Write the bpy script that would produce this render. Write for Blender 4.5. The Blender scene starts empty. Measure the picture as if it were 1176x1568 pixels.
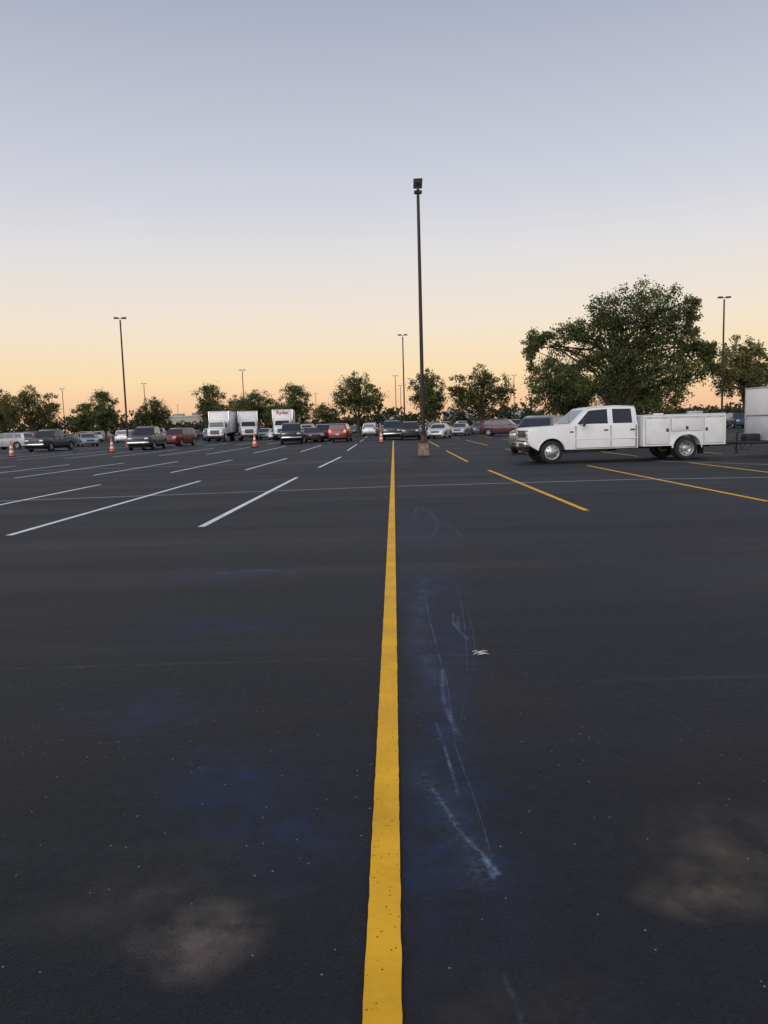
import bpy, bmesh, math, random
import numpy as np
from mathutils import Vector, Matrix, Euler
R=math.radians
scene=bpy.context.scene
COL=scene.collection
random.seed(7); RNG=np.random.default_rng(11)

def lin(c):
    return tuple(((v/255)/12.92 if v/255<=0.04045 else ((v/255+0.055)/1.055)**2.4) for v in c)

# ------------------------------------------------------------------ materials
MATS={}
def nodes(m):
    m.use_nodes=True
    nt=m.node_tree
    return nt, nt.nodes, nt.links
def mat(name,col,rough=0.5,metal=0.0,var=0.15,scale=6.0,bump=0.0,coat=0.0,emit=None,es=0.0,spec=0.5,objcolor=False,trans=0.0):
    if name in MATS: return MATS[name]
    m=bpy.data.materials.new(name); nt,N,L=nodes(m)
    b=N['Principled BSDF']
    tc=N.new('ShaderNodeTexCoord'); nz=N.new('ShaderNodeTexNoise')
    nz.inputs['Scale'].default_value=scale; nz.inputs['Detail'].default_value=4
    L.new(tc.outputs['Object'],nz.inputs['Vector'])
    mr=N.new('ShaderNodeMapRange'); mr.inputs[1].default_value=0.3; mr.inputs[2].default_value=0.7
    mr.inputs[3].default_value=1-var; mr.inputs[4].default_value=1+var*0.6
    L.new(nz.outputs['Fac'],mr.inputs[0])
    mx=N.new('ShaderNodeVectorMath'); mx.operation='SCALE'
    if objcolor:
        oi=N.new('ShaderNodeObjectInfo'); L.new(oi.outputs['Color'],mx.inputs[0])
    else:
        mx.inputs[0].default_value=col[:3]
    L.new(mr.outputs[0],mx.inputs['Scale'])
    L.new(mx.outputs[0],b.inputs['Base Color'])
    b.inputs['Roughness'].default_value=rough; b.inputs['Metallic'].default_value=metal
    b.inputs['Specular IOR Level'].default_value=spec
    b.inputs['Coat Weight'].default_value=coat; b.inputs['Coat Roughness'].default_value=0.08
    if emit: 
        b.inputs['Emission Color'].default_value=(*emit,1); b.inputs['Emission Strength'].default_value=es
    if bump>0:
        bp=N.new('ShaderNodeBump'); bp.inputs['Strength'].default_value=bump; bp.inputs['Distance'].default_value=0.01
        L.new(nz.outputs['Fac'],bp.inputs['Height']); L.new(bp.outputs[0],b.inputs['Normal'])
    MATS[name]=m; return m

mat('car_paint',(0.5,0.5,0.5),0.35,0.2,0.1,3,coat=0.5,objcolor=True)
mat('glass_dark',(0.02,0.024,0.03),0.06,0.0,0.2,2,coat=0.3)
mat('rubber',(0.018,0.018,0.02),0.8,0,0.3,20,bump=0.2)
mat('black_plastic',(0.02,0.02,0.022),0.55,0,0.2,10)
mat('underbody',(0.012,0.012,0.013),0.9,0,0.2,10)
mat('rim_silver',(0.5,0.51,0.53),0.35,0.7,0.2,14)
mat('rim_hole',(0.015,0.015,0.016),0.8)
mat('chrome',(0.62,0.63,0.66),0.15,1.0,0.1,8)
mat('headlamp',(0.6,0.62,0.66),0.08,0.3,0.1,30,coat=1)
mat('amber_lens',(0.7,0.22,0.03),0.2,0,0.1,20)
mat('tail_lens',(0.25,0.012,0.01),0.2,0,0.1,20,coat=0.6)
mat('brake_lamp_lit',(0.6,0.03,0.02),0.3,0,0,2,emit=(1,0.09,0.05),es=4.0)
mat('white_paint',(0.80,0.81,0.82),0.32,0,0.06,2.2,coat=0.35)
mat('utility_white',(0.74,0.75,0.75),0.42,0,0.10,3.0,bump=0.02)
mat('dark_gap',(0.02,0.02,0.02),0.9)
mat('plate',(0.6,0.6,0.55),0.4)
mat('trailer_white',(0.80,0.81,0.82),0.4,0,0.08,1.5)
mat('trailer_lower',(0.60,0.61,0.62),0.45,0.0,0.12,1.5)
mat('steel_dark',(0.03,0.03,0.032),0.6,0.4,0.4,15,bump=0.2)
mat('pole_bronze',(0.03,0.024,0.022),0.5,0.3,0.3,4)
mat('pole_rust',(0.10,0.05,0.03),0.8,0.1,0.5,8)
mat('concrete',(0.24,0.185,0.13),0.9,0,0.55,5,bump=0.4)
mat('cone_orange',(0.75,0.13,0.03),0.5,0,0.12,6)
mat('cone_white',(0.75,0.75,0.75),0.4,0,0.1,6)
mat('lens_panel',(0.5,0.5,0.5),0.3)
mat('ryder_red',(0.45,0.03,0.03),0.5)
mat('bark',(0.06,0.045,0.035),0.9,0,0.4,8,bump=0.5)
mat('wall_cream',(0.42,0.38,0.33),0.85,0,0.12,0.4)
mat('wall_grey',(0.30,0.29,0.29),0.85,0,0.15,0.4)
mat('wall_trim',(0.5,0.48,0.45),0.8,0,0.1,1)
mat('window_band',(0.04,0.05,0.06),0.15)
mat('kerb_concrete',(0.3,0.29,0.27),0.9,0,0.2,3)
mat('paper',(0.6,0.58,0.52),0.8,0,0.2,60)

# ------------------------------------------------------------------ mesh helpers
class Acc:
    def __init__(s): s.v=[];s.f=[];s.m=[];s.names=[]
    def add(s,bm,mname,M=None):
        if mname not in s.names: s.names.append(mname)
        k=s.names.index(mname); o=len(s.v)
        bm.verts.ensure_lookup_table()
        for i,v in enumerate(bm.verts): v.index=i
        for v in bm.verts:
            s.v.append(tuple((M@v.co) if M else v.co))
        for f in bm.faces:
            s.f.append([o+v.index for v in f.verts]); s.m.append(k)
        bm.free()
    def mesh(s,name,angle=32):
        me=bpy.data.meshes.new(name); me.from_pydata(s.v,[],s.f)
        for n in s.names: me.materials.append(MATS[n])
        me.polygons.foreach_set('material_index',s.m)
        me.polygons.foreach_set('use_smooth',[True]*len(s.f))
        me.update(); me.set_sharp_from_angle(angle=R(angle)); return me
def place(me,name,loc=(0,0,0),rz=0,parent=None,scale=None,color=None):
    o=bpy.data.objects.new(name,me); o.location=loc; o.rotation_euler=(0,0,rz)
    if scale: o.scale=scale
    if color: o.color=(*color,1)
    if parent: o.parent=parent
    COL.objects.link(o); return o
def box(c,s,bev=0,seg=2,taper=None):
    bm=bmesh.new(); bmesh.ops.create_cube(bm,size=1)
    for v in bm.verts:
        v.co=Vector((v.co.x*s[0]+c[0],v.co.y*s[1]+c[1],v.co.z*s[2]+c[2]))
    if bev>0: bmesh.ops.bevel(bm,geom=bm.edges[:],offset=bev,segments=seg,profile=0.5,affect='EDGES',clamp_overlap=True)
    return bm
def tube(pts,rads,seg=8,cap=True):
    bm=bmesh.new(); rings=[]
    pts=[Vector(p) for p in pts]
    for i,p in enumerate(pts):
        d=(pts[min(i+1,len(pts)-1)]-pts[max(i-1,0)]).normalized()
        a=d.orthogonal().normalized() if i==0 else (a-d*a.dot(d)).normalized()
        b=d.cross(a)
        rings.append([bm.verts.new(p+rads[i]*(math.cos(t)*a+math.sin(t)*b)) for t in [2*math.pi*k/seg for k in range(seg)]])
    for i in range(len(rings)-1):
        for k in range(seg):
            bm.faces.new((rings[i][k],rings[i][(k+1)%seg],rings[i+1][(k+1)%seg],rings[i+1][k]))
    if cap:
        bm.faces.new(rings[0][::-1]); bm.faces.new(rings[-1])
    return bm
def lathe(prof,seg=28,axis='Y',flip=1):
    bm=bmesh.new(); rings=[]
    for r,h in prof:
        ring=[]
        for k in range(seg):
            t=2*math.pi*k/seg; c,s_=math.cos(t)*max(r,1e-4),math.sin(t)*max(r,1e-4)
            ring.append(bm.verts.new((c,h*flip,s_) if axis=='Y' else (c,s_,h)))
        rings.append(ring)
    for i in range(len(rings)-1):
        for k in range(seg): bm.faces.new((rings[i][k],rings[i][(k+1)%seg],rings[i+1][(k+1)%seg],rings[i+1][k]))
    bmesh.ops.recalc_face_normals(bm,faces=bm.faces[:])
    return bm
def profile_body(top,sill,wheels,ra,hw,bev=0.06,taper=0.0,tx=1.0,side=0.0,zc=0.7,wz=0.36,cuts=True,y0=None,y1=None):
    """top: outline (x,z) front-bottom over the top to rear-bottom. Lower edge has wheel arches cut in."""
    pts=list(top); nt=len(pts)
    for wx in sorted(wheels):                       # rear to front
        n=12; a0=math.asin(max(-1,min(1,(sill-wz)/ra)))
        for i in range(n+1):
            a=math.pi-a0-(math.pi-2*a0)*i/n
            pts.append((wx+ra*math.cos(a),wz+ra*math.sin(a)))
    ya=-hw if y0 is None else y0; yb=hw if y1 is None else y1
    bm=bmesh.new()
    A=[bm.verts.new((x,ya,z)) for x,z in pts]; B=[bm.verts.new((x,yb,z)) for x,z in pts]
    n=len(pts)
    for i in range(n):
        j=(i+1)%n; bm.faces.new((A[i],A[j],B[j],B[i]))
    bm.faces.new(A[::-1]); bm.faces.new(B)
    bmesh.ops.recalc_face_normals(bm,faces=bm.faces[:])
    if bev>0:
        E=[]
        for S in (A,B):
            for i in range(nt-1):
                e=bm.edges.get((S[i],S[i+1]))
                if e: E.append(e)
        bmesh.ops.bevel(bm,geom=E,offset=bev,segments=3,profile=0.5,affect='EDGES',clamp_overlap=True)
    if cuts:
        xs=[p[0] for p in pts]; zs=[p[1] for p in pts]
        x=min(xs)+0.2
        while x<max(xs)-0.1:
            bmesh.ops.bisect_plane(bm,geom=bm.verts[:]+bm.edges[:]+bm.faces[:],plane_co=(x,0,0),plane_no=(1,0,0)); x+=0.3
        z=min(zs)+0.15
        while z<max(zs)-0.08:
            bmesh.ops.bisect_plane(bm,geom=bm.verts[:]+bm.edges[:]+bm.faces[:],plane_co=(0,0,z),plane_no=(0,0,1)); z+=0.2
        xm=max(xs); xn=min(xs)
        for v in bm.verts:
            k=1-side*((v.co.z-zc)/0.5)**2
            s=max(0,(v.co.x-(xm-tx))/tx); k*=1-taper*s*s
            s=max(0,((xn+tx)-v.co.x)/tx); k*=1-taper*0.7*s*s
            v.co.y*=k
    return bm
def greenhouse(prof,hb,ht,zb,zt,bev=0.04):
    bm=bmesh.new(); w=lambda z:hb+(ht-hb)*(z-zb)/(zt-zb)
    A=[bm.verts.new((x,-w(z),z)) for x,z in prof]; B=[bm.verts.new((x,w(z),z)) for x,z in prof]
    n=len(prof)
    for i in range(n):
        j=(i+1)%n; bm.faces.new((A[i],A[j],B[j],B[i]))
    bm.faces.new(A[::-1]); bm.faces.new(B)
    bmesh.ops.recalc_face_normals(bm,faces=bm.faces[:])
    bmesh.ops.bevel(bm,geom=bm.edges[:],offset=bev,segments=2,profile=0.5,affect='EDGES',clamp_overlap=True)
    return bm
def side_panes(acc,pts,hb,ht,zb,zt,off,mname):
    w=lambda z:hb+(ht-hb)*(z-zb)/(zt-zb)+off
    for sg in (-1,1):
        bm=bmesh.new(); vs=[bm.verts.new((x,sg*w(z),z)) for x,z in pts]
        bm.faces.new(vs if sg<0 else vs[::-1]); acc.add(bm,mname)
def cross_pane(acc,x0,z0,w0,x1,z1,w1,off,mname):
    d=Vector((x1-x0,0,z1-z0)).normalized(); n=Vector((d.z,0,-d.x))
    if n.z<0: n=-n
    bm=bmesh.new()
    vs=[bm.verts.new(Vector(p)+n*off) for p in ((x0,-w0,z0),(x0,w0,z0),(x1,w1,z1),(x1,-w1,z1))]
    bm.faces.new(vs); bmesh.ops.recalc_face_normals(bm,faces=bm.faces[:])
    if bm.faces[:][0].normal.dot(n)<0: bmesh.ops.reverse_faces(bm,faces=bm.faces[:])
    acc.add(bm,mname)
def wheel(acc,x,y,r,w,style='spoke',seg=24):
    sg=1 if y>0 else -1; M=Matrix.Translation((x,y,r))
    acc.add(lathe([(r*.60,-w/2),(r*.92,-w/2),(r*.985,-w*.42),(r,-w*.30),(r,w*.30),(r*.985,w*.42),(r*.92,w/2),(r*.70,w*.52),(r*.64,w*.46)],seg,flip=sg),'rubber',M)
    if style=='spoke':
        acc.add(lathe([(r*.66,w*.46),(r*.62,w*.48),(r*.58,w*.2)],seg,flip=sg),'rim_silver',M)
        acc.add(lathe([(r*.62,w*.22),(0,w*.22)],seg,flip=sg),'rim_hole',M)
        for k in range(6):
            b=box((r*.33,sg*w*.36,0),(r*.56,w*.12,r*.13),0.006,1)
            acc.add(b,'rim_silver',M@Matrix.Rotation(k*math.pi/3+.2,4,'Y'))
        acc.add(lathe([(r*.15,w*.3),(r*.14,w*.46),(0,w*.47)],12,flip=sg),'rim_silver',M)
    elif style=='front_dually':
        acc.add(lathe([(r*.68,w*.47),(r*.66,w*.56),(r*.62,w*.54),(r*.58,w*.40),(r*.50,w*.42),(r*.36,w*.62),(r*.27,w*.66),(r*.26,w*.80),(r*.16,w*.86),(r*.15,w*1.0),(0,w*1.02)],32,flip=sg),'rim_silver',M)
        for k in range(8):
            a=k*math.pi/4
            acc.add(lathe([(r*.08,0),(0,0.003)],10,flip=sg),'rim_hole',M@Matrix.Translation((math.cos(a)*r*.46,sg*(w*.53),math.sin(a)*r*.46)))
    else:
        acc.add(lathe([(r*.68,w*.47),(r*.66,w*.54),(r*.62,w*.52),(r*.58,w*.30),(r*.55,-w*.1),(r*.40,-w*.25),(r*.27,-w*.25),(r*.26,w*.25),(r*.15,w*.34),(0,w*.36)],32,flip=sg),'rim_silver',M)
        for k in range(8):
            a=k*math.pi/4
            acc.add(lathe([(r*.075,0),(0,0.003)],10,flip=sg),'rim_hole',M@Matrix.Translation((math.cos(a)*r*.46,sg*(-w*.14),math.sin(a)*r*.46)))

# ------------------------------------------------------------------ generic cars
def car_mesh(kind,lit=False):
    a=Acc(); tail='brake_lamp_lit' if lit else 'tail_lens'
    if kind=='sedan':
        hw=.91; r=.33; wh=(1.45,-1.38); sill=.24
        top=[(2.30,.24),(2.40,.34),(2.42,.52),(2.36,.66),(2.15,.76),(1.6,.87),(1.0,.94),(0,.96),(-1.6,1.0),(-2.15,1.0),(-2.36,.95),(-2.42,.70),(-2.42,.40),(-2.32,.26)]
        gp=[(1.12,.92),(.28,1.40),(-.2,1.45),(-.85,1.42),(-1.85,.98)]; zb,zt=.92,1.45; hb,ht=.84,.62
        panes=[[(.82,.99),(.26,1.33),(-.28,1.37),(-.28,1.0)],[(-.34,1.0),(-.34,1.37),(-.85,1.34),(-1.38,1.04)]]
        ws=(1.03,.97,.74,.36,1.35,.58); rw=(-1.75,1.03,.70,-.95,1.37,.58)
        hl=.66; xf=2.40; xr=-2.41; tl=.86
    elif kind=='suv':
        hw=.94; r=.37; wh=(1.42,-1.38); sill=.32
        top=[(2.22,.30),(2.32,.42),(2.35,.70),(2.30,.92),(2.1,1.02),(1.5,1.08),(1.1,1.10),(0,1.10),(-2.1,1.14),(-2.26,1.08),(-2.33,.75),(-2.33,.45),(-2.25,.32)]
        gp=[(1.28,1.07),(.60,1.64),(.1,1.72),(-1.75,1.70),(-2.05,1.64),(-2.24,1.10)]; zb,zt=1.07,1.72; hb,ht=.87,.68
        panes=[[(.98,1.14),(.55,1.58),(.0,1.62),(.0,1.15)],[(-.07,1.15),(-.07,1.62),(-.95,1.62),(-.95,1.16)],[(-1.02,1.17),(-1.02,1.61),(-1.75,1.58),(-1.9,1.18)]]
        ws=(1.20,1.13,.78,.66,1.58,.64); rw=(-2.21,1.18,.74,-2.07,1.58,.62)
        hl=.86; xf=2.33; xr=-2.32; tl=1.0
    elif kind=='van':
        hw=.96; r=.35; wh=(1.55,-1.45); sill=.26
        top=[(2.40,.26),(2.50,.38),(2.52,.62),(2.44,.84),(2.2,.96),(1.8,1.05),(1.2,1.08),(0,1.08),(-2.3,1.10),(-2.45,1.0),(-2.52,.65),(-2.48,.32)]
        gp=[(1.75,1.03),(.80,1.64),(.2,1.73),(-1.95,1.71),(-2.25,1.64),(-2.42,1.06)]; zb,zt=1.03,1.73; hb,ht=.88,.70
        panes=[[(1.30,1.12),(.72,1.56),(.15,1.62),(.15,1.12)],[(.08,1.12),(.08,1.62),(-.95,1.62),(-.95,1.12)],[(-1.02,1.12),(-1.02,1.61),(-1.95,1.58),(-2.1,1.14)]]
        ws=(1.62,1.11,.80,.86,1.58,.66); rw=(-2.40,1.16,.76,-2.27,1.58,.64)
        hl=.78; xf=2.48; xr=-2.49; tl=1.05
    else: # pickup
        hw=.99; r=.39; wh=(1.85,-1.75); sill=.42
        top=[(2.82,.40),(2.90,.50),(2.92,.80),(2.88,1.05),(2.75,1.13),(1.9,1.18),(1.35,1.20),(0,1.20),(-.80,1.20),(-.86,1.26),(-2.80,1.30),(-2.88,1.26),(-2.90,.60),(-2.84,.42)]
        gp=[(1.42,1.17),(.80,1.77),(.3,1.88),(-.55,1.86),(-.78,1.74),(-.84,1.19)]; zb,zt=1.17,1.88; hb,ht=.92,.74
        panes=[[(1.12,1.25),(.72,1.70),(.25,1.77),(.25,1.25)],[(.17,1.25),(.17,1.77),(-.45,1.76),(-.60,1.68),(-.62,1.25)]]
        ws=(1.34,1.25,.82,.87,1.70,.68); rw=(-.83,1.30,.70,-.79,1.68,.64)
        hl=.92; xf=2.90; xr=-2.89; tl=1.0
    a.add(profile_body(top,sill,wh,r+.09,hw,.07,taper=.13,tx=.9,side=.04,zc=.7,wz=r),'car_paint')
    a.add(greenhouse(gp,hb,ht,zb,zt,.05),'car_paint')
    a.add(box((0,0,.34),(abs(xf-xr)-.5,hw*1.55,.26)),'underbody')
    for p in panes: side_panes(a,p,hb,ht,zb,zt,.008,'glass_dark')
    cross_pane(a,*ws,.008,'glass_dark'); cross_pane(a,*rw,.008,'glass_dark')
    for wx in wh:
        for sg in (-1,1): wheel(a,wx,sg*(hw-.10),r,.22)
    for sg in (-1,1):
        a.add(box((xf-.13,sg*hw*.66,hl),(.30,.34,.13),.03),'headlamp')
        a.add(box((xr+.11,sg*hw*.74,tl),(.26,.20,.22 if kind!='sedan' else .15),.02),tail)
        a.add(box((ws[0]-.30,sg*(hb+.10),zb+.10),(.12,.18,.13),.03),'car_paint')
        for hx in (.0,-.95):
            a.add(box((hx if kind!='pickup' else hx*.7+.25,sg*(hw*.985),zb-.12),(.16,.03,.03),.008,1),'black_plastic')
        side=[.28,-.95] if kind!='pickup' else [.25,-.70]
        for sx in side+[ws[0]-.15]:
            a.add(box((sx,sg*hw*.965,(sill+zb)/2+.02),(.012,.08,zb-sill-.12)),'dark_gap')
    a.add(box((xf-.10,0,hl-.02),(.24,hw*.85,.16),.02),'black_plastic')
    a.add(box((xf-.10,0,hl+.005),(.26,hw*.8,.025),.008,1),'chrome')
    a.add(box((xf-.10,0,hl-.36),(.24,hw*1.3,.16),.02),'black_plastic')
    a.add(box((xr+.10,0,.42),(.24,hw*1.6,.14),.03),'black_plastic' if kind!='pickup' else 'chrome')
    a.add(box((xr+.05,0,.72),(.14,.32,.16),.005,1),'plate')
    if kind=='pickup':
        a.add(box((-1.86,0,1.26),(1.85,hw*1.7,.10)),'underbody')
        a.add(box((xf-.07,0,.58),(.26,hw*1.75,.18),.04),'chrome')
    return a.mesh(kind+('_lit' if lit else '')+'_mesh')
CM={k:car_mesh(k) for k in ('sedan','suv','van','pickup')}
CM['suv_lit']=car_mesh('suv',True)

C=dict(white=(.70,.71,.73),silver=(.36,.38,.40),grey=(.10,.11,.12),black=(.018,.019,.022),red=(.17,.015,.015),maroon=(.055,.010,.014),blue=(.03,.06,.14),teal=(.20,.27,.27),tan=(.33,.28,.2),dark=(.03,.033,.038),bronze=(.15,.15,.135))
NM={'sedan':'parked_sedan','suv':'parked_suv','suv_lit':'suv_with_brake_lights','van':'parked_minivan','pickup':'pickup_truck'}
def car(kind,x,y,deg,colr): return place(CM[kind],NM[kind],(x,y,0.0),R(deg),color=C[colr])
car('suv',-38.7,80.7,170,'silver'); car('pickup',-29.6,69.3,-95,'dark'); car('sedan',-33.3,87.5,-60,'teal'); car('sedan',-36.2,90.0,-90,'black')
car('pickup',-19.4,64.2,-88,'dark'); car('suv',-19.4,74.0,-100,'red'); car('pickup',-8.2,70.5,-84,'black'); car('sedan',-7.0,75.5,-70,'maroon'); car('suv',-6.0,80,-80,'maroon')
car('suv_lit',-3.95,74,86,'red'); car('pickup',1.1,77.5,-92,'dark'); car('suv',2.75,74.2,-92,'black'); car('sedan',5.7,76.5,-105,'white'); car('sedan',9.0,88.5,-105,'silver')
car('suv',12.7,81,-20,'maroon'); car('sedan',12.3,98,-95,'grey'); car('suv',7.65,37.2,-118,'bronze'); car('suv',40.5,88,-100,'blue'); car('van',43.6,88,-95,'white')
car('sedan',-13.2,98,-90,'white'); car('sedan',-15.2,101,-90,'silver'); car('suv',-44.5,84,-75,'white')
rr=random.Random(5)
for (yy,x0,x1,pr) in ((100,-68,-37,.75),(104,-34,-22,.6),(106,-10,28,.62),(124,-70,50,.6)):
    x=x0
    while x<x1:
        if rr.random()<pr:
            car(rr.choice(['sedan','suv','sedan','van','pickup']),x+rr.uniform(-.2,.2),yy+rr.uniform(-.5,.5),rr.choice([-90,90])+rr.uniform(-3,3),rr.choice(['white','silver','grey','black','red','blue','silver','dark','tan','white','grey']))
        x+=2.85

# ------------------------------------------------------------------ box trucks
def box_truck_mesh():
    a=Acc()
    top=[(3.95,.50),(4.05,.6),(4.02,1.25),(3.90,1.50),(3.4,1.60),(2.95,1.66),(1.55,1.66),(1.5,.55)]
    a.add(profile_body(top,.55,(3.1,),.60,1.02,.10,taper=.16,tx=1.0,wz=.48),'white_paint')
    gp=[(3.0,1.62),(2.62,2.38),(2.3,2.50),(1.6,2.48),(1.5,1.62)]
    a.add(greenhouse(gp,1.0,.88,1.62,2.5,.07),'white_paint')
    side_panes(a,[(2.72,1.72),(2.48,2.30),(1.85,2.30),(1.85,1.72)],1.0,.88,1.62,2.5,.008,'glass_dark')
    cross_pane(a,2.95,1.72,.88,2.66,2.30,.80,.01,'glass_dark')
    a.add(box((3.98,0,1.12),(.14,1.05,.50),.02),'black_plastic')
    for i in range(4): a.add(box((4.05,0,.96+i*.11),(.04,1.0,.03),.005,1),'chrome')
    a.add(box((4.0,0,.62),(.24,2.15,.26),.05),'black_plastic')
    for sg in (-1,1):
        a.add(box((3.93,sg*.74,1.12),(.2,.30,.22),.04),'headlamp')
        a.add(box((2.95,sg*1.22,1.95),(.10,.18,.45),.03),'black_plastic')
        a.add(tube([(2.9,sg*1.0,1.8),(2.95,sg*1.2,1.85)],[.02,.02],6),'black_plastic')
        a.add(box((2.1,sg*.80,.42),(.6,.35,.12),.02),'black_plastic')
        wheel(a,3.1,sg*.95,.48,.26,'front_dually'); wheel(a,-2.2,sg*1.0,.48,.27,'rear_dually'); wheel(a,-2.2,sg*.70,.48,.25,'rear_dually')
    for k in (-.5,-.25,0,.25,.5): a.add(box((2.45,k,2.52),(.08,.10,.06),.01,1),'amber_lens')
    # box body: panels, corner posts, rails
    a.add(box((-1.4,0,2.32),(5.5,2.42,2.56),.03),'trailer_white')
    for sx in (1.33,-4.13):
        for sg in (-1,1): a.add(box((sx,sg*1.19,2.32),(.12,.10,2.62),.02),'chrome')
    for z in (1.03,3.60):
        for sg in (-1,1): a.add(box((-1.4,sg*1.20,z),(5.5,.07,.10),.01,1),'chrome')
        a.add(box((1.34,0,z),(.07,2.4,.10),.01,1),'chrome')
    a.add(box((-1.2,0,.80),(5.6,.9,.30)),'underbody')
    a.add(box((-4.1,0,.62),(.12,2.2,.12),.01),'black_plastic')
    for x in (-3.4,-.9,.5):
        a.add(box((x,0,.93),(.1,2.3,.10)),'black_plastic')
    return a.mesh('box_truck_mesh')
BT=box_truck_mesh()
def boxtruck(x,y,deg,text=None):
    o=place(BT,'box_truck',(x,y,0),R(deg))
    if text:
        for i,(loc,rot,sz) in enumerate([((1.385,0,3.08),(R(90),0,R(90)),.62),((-1.4,1.222,2.4),(R(90),0,R(180)),1.1)]):
            cu=bpy.data.curves.new('lettering','FONT'); cu.body=text; cu.size=sz; cu.align_x='CENTER'; cu.extrude=.002; cu.offset=.012
            cu.materials.append(MATS['ryder_red'])
            t=bpy.data.objects.new('box_lettering',cu); t.location=loc; t.rotation_euler=rot; t.parent=o; COL.objects.link(t)
    return o
boxtruck(-19.6,95,-90); boxtruck(-17.0,98.5,-78); boxtruck(-12.0,95,-86,'Ryder')

# ------------------------------------------------------------------ service truck (main vehicle)
def service_truck():
    a=Acc(); W='white_paint'; U='utility_white'; hw=1.0
    top=[(3.28,.60),(3.37,.66),(3.38,1.13),(3.35,1.20),(3.25,1.235),(2.8,1.262),(2.3,1.28),(1.95,1.295),(.7,1.295),(-.48,1.295),(-.50,.46)]
    a.add(profile_body(top,.46,(2.555,),.475,hw,.055,taper=.05,tx=.9,side=.035,zc=.78,wz=.39),W)
    gp=[(2.02,1.26),(1.34,1.85),(1.08,1.91),(.3,1.94),(-.30,1.91),(-.44,1.85),(-.49,1.26)]
    zb,zt,hb,ht=1.26,1.94,.955,.78
    a.add(greenhouse(gp,hb,ht,zb,zt,.05),W)
    side_panes(a,[(1.66,1.325),(1.22,1.78),(.58,1.82),(.58,1.325)],hb,ht,zb,zt,.004,'dark_gap')
    side_panes(a,[(.40,1.325),(.40,1.82),(-.26,1.81),(-.28,1.325)],hb,ht,zb,zt,.004,'dark_gap')
    side_panes(a,[(1.38,1.345),(1.38,1.58),(1.195,1.765),(.60,1.80),(.60,1.345)],hb,ht,zb,zt,.010,'glass_dark')
    side_panes(a,[(1.60,1.345),(1.40,1.555),(1.40,1.345)],hb,ht,zb,zt,.010,'glass_dark')
    side_panes(a,[(.38,1.345),(.38,1.80),(-.24,1.79),(-.26,1.345)],hb,ht,zb,zt,.010,'glass_dark')
    cross_pane(a,1.94,1.345,.87,1.39,1.80,.74,.010,'glass_dark')
    cross_pane(a,-.49,1.38,.78,-.445,1.80,.70,.010,'glass_dark')
    # drip rail
    for sg in (-1,1):
        a.add(tube([(1.95,sg*.955,1.31),(1.28,sg*.815,1.86),(1.0,sg*.80,1.895),(-.40,sg*.80,1.895)],[.010]*4,6),W)
        # door seams
        for sx in (1.72,.49,-.40):
            a.add(box((sx,sg*.985,.88),(.012,.045,.76)),'dark_gap')
        a.add(box((.66,sg*.985,.50),(2.1,.045,.012)),'dark_gap')
        # mouldings, handles
        a.add(box((.63,sg*.998,.80),(2.25,.02,.030),.006,1),'utility_white')
        for hx in (.66,-.27): a.add(box((hx,sg*1.0,1.10),(.15,.035,.045),.01,1),'black_plastic')
        # mirror with arms
        a.add(box((1.50,sg*1.22,1.38),(.06,.17,.27),.02),'black_plastic')
        for dz in (-.10,.10): a.add(tube([(1.58,sg*.95,1.35+dz*.4),(1.52,sg*1.16,1.38+dz)],[.011,.011],6),'black_plastic')
        # arch lip
        arc=[(2.555+.485*math.cos(t),sg*.985,.39+.485*math.sin(t)) for t in [R(8+ i*164/14) for i in range(15)]]
        a.add(tube(arc,[.018]*15,6),W)
        # headlamp / side marker
        a.add(box((3.30,sg*.70,1.015),(.19,.30,.18),.02),'headlamp')
        a.add(box((3.24,sg*.895,1.015),(.24,.085,.18),.02),'amber_lens')
        a.add(box((3.30,sg*.74,.875),(.19,.36,.045),.01,1),'amber_lens')
        # cab step / frame
        a.add(box((1.3,sg*.80,.40),(1.5,.18,.10),.02),'steel_dark')
        # badge
        a.add(box((1.86,sg*.985,1.06),(.14,.02,.05),.006,1),'steel_dark')
    # front end
    a.add(box((3.32,0,1.01),(.16,1.06,.22),.015),'black_plastic')
    for i in range(4): a.add(box((3.395,0,.93+i*.053),(.025,1.04,.012),.003,1),'chrome')
    for i in range(9): a.add(box((3.39,-.48+i*.12,1.01),(.02,.012,.20),.003,1),'chrome')
    a.add(box((3.37,0,1.14),(.06,1.86,.035),.01,1),'chrome')
    a.add(box((3.43,0,.66),(.20,1.98,.24),.05,3),'chrome')
    a.add(box((3.46,0,.78),(.17,1.80,.03),.01,1),'black_plastic')
    a.add(box((3.535,0,.66),(.01,.32,.16)),'plate')
    a.add(box((3.34,0,.50),(.10,1.7,.14),.03),'black_plastic')
    # under
    a.add(box((-.1,0,.52),(6.2,.80,.20)),'underbody'); a.add(box((2.5,0,.66),(1.5,1.5,.35)),'underbody')
    for sg in (-1,1): a.add(box((0,sg*.42,.50),(6.6,.07,.18)),'steel_dark')
    a.add(tube([(2.555,-.85,.38),(2.555,.85,.38)],[.05,.05],8),'steel_dark')
    a.add(tube([(-2.105,-.85,.39),(-2.105,.85,.39)],[.07,.07],8),'steel_dark')
    a.add(tube([(-2.105,-.2,.39),(-2.105,0,.39),(-2.105,.2,.39)],[.08,.19,.08],12),'steel_dark')
    a.add(tube([(-.3,-.72,.46),(.7,-.72,.46)],[.16,.16],12),'steel_dark')
    for sg in (-1,1):
        wheel(a,2.555,sg*.86,.39,.22,'front_dually',32)
        wheel(a,-2.105,sg*1.06,.39,.21,'rear_dually',32); wheel(a,-2.105,sg*.78,.39,.21,'rear_dually',32)
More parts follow.
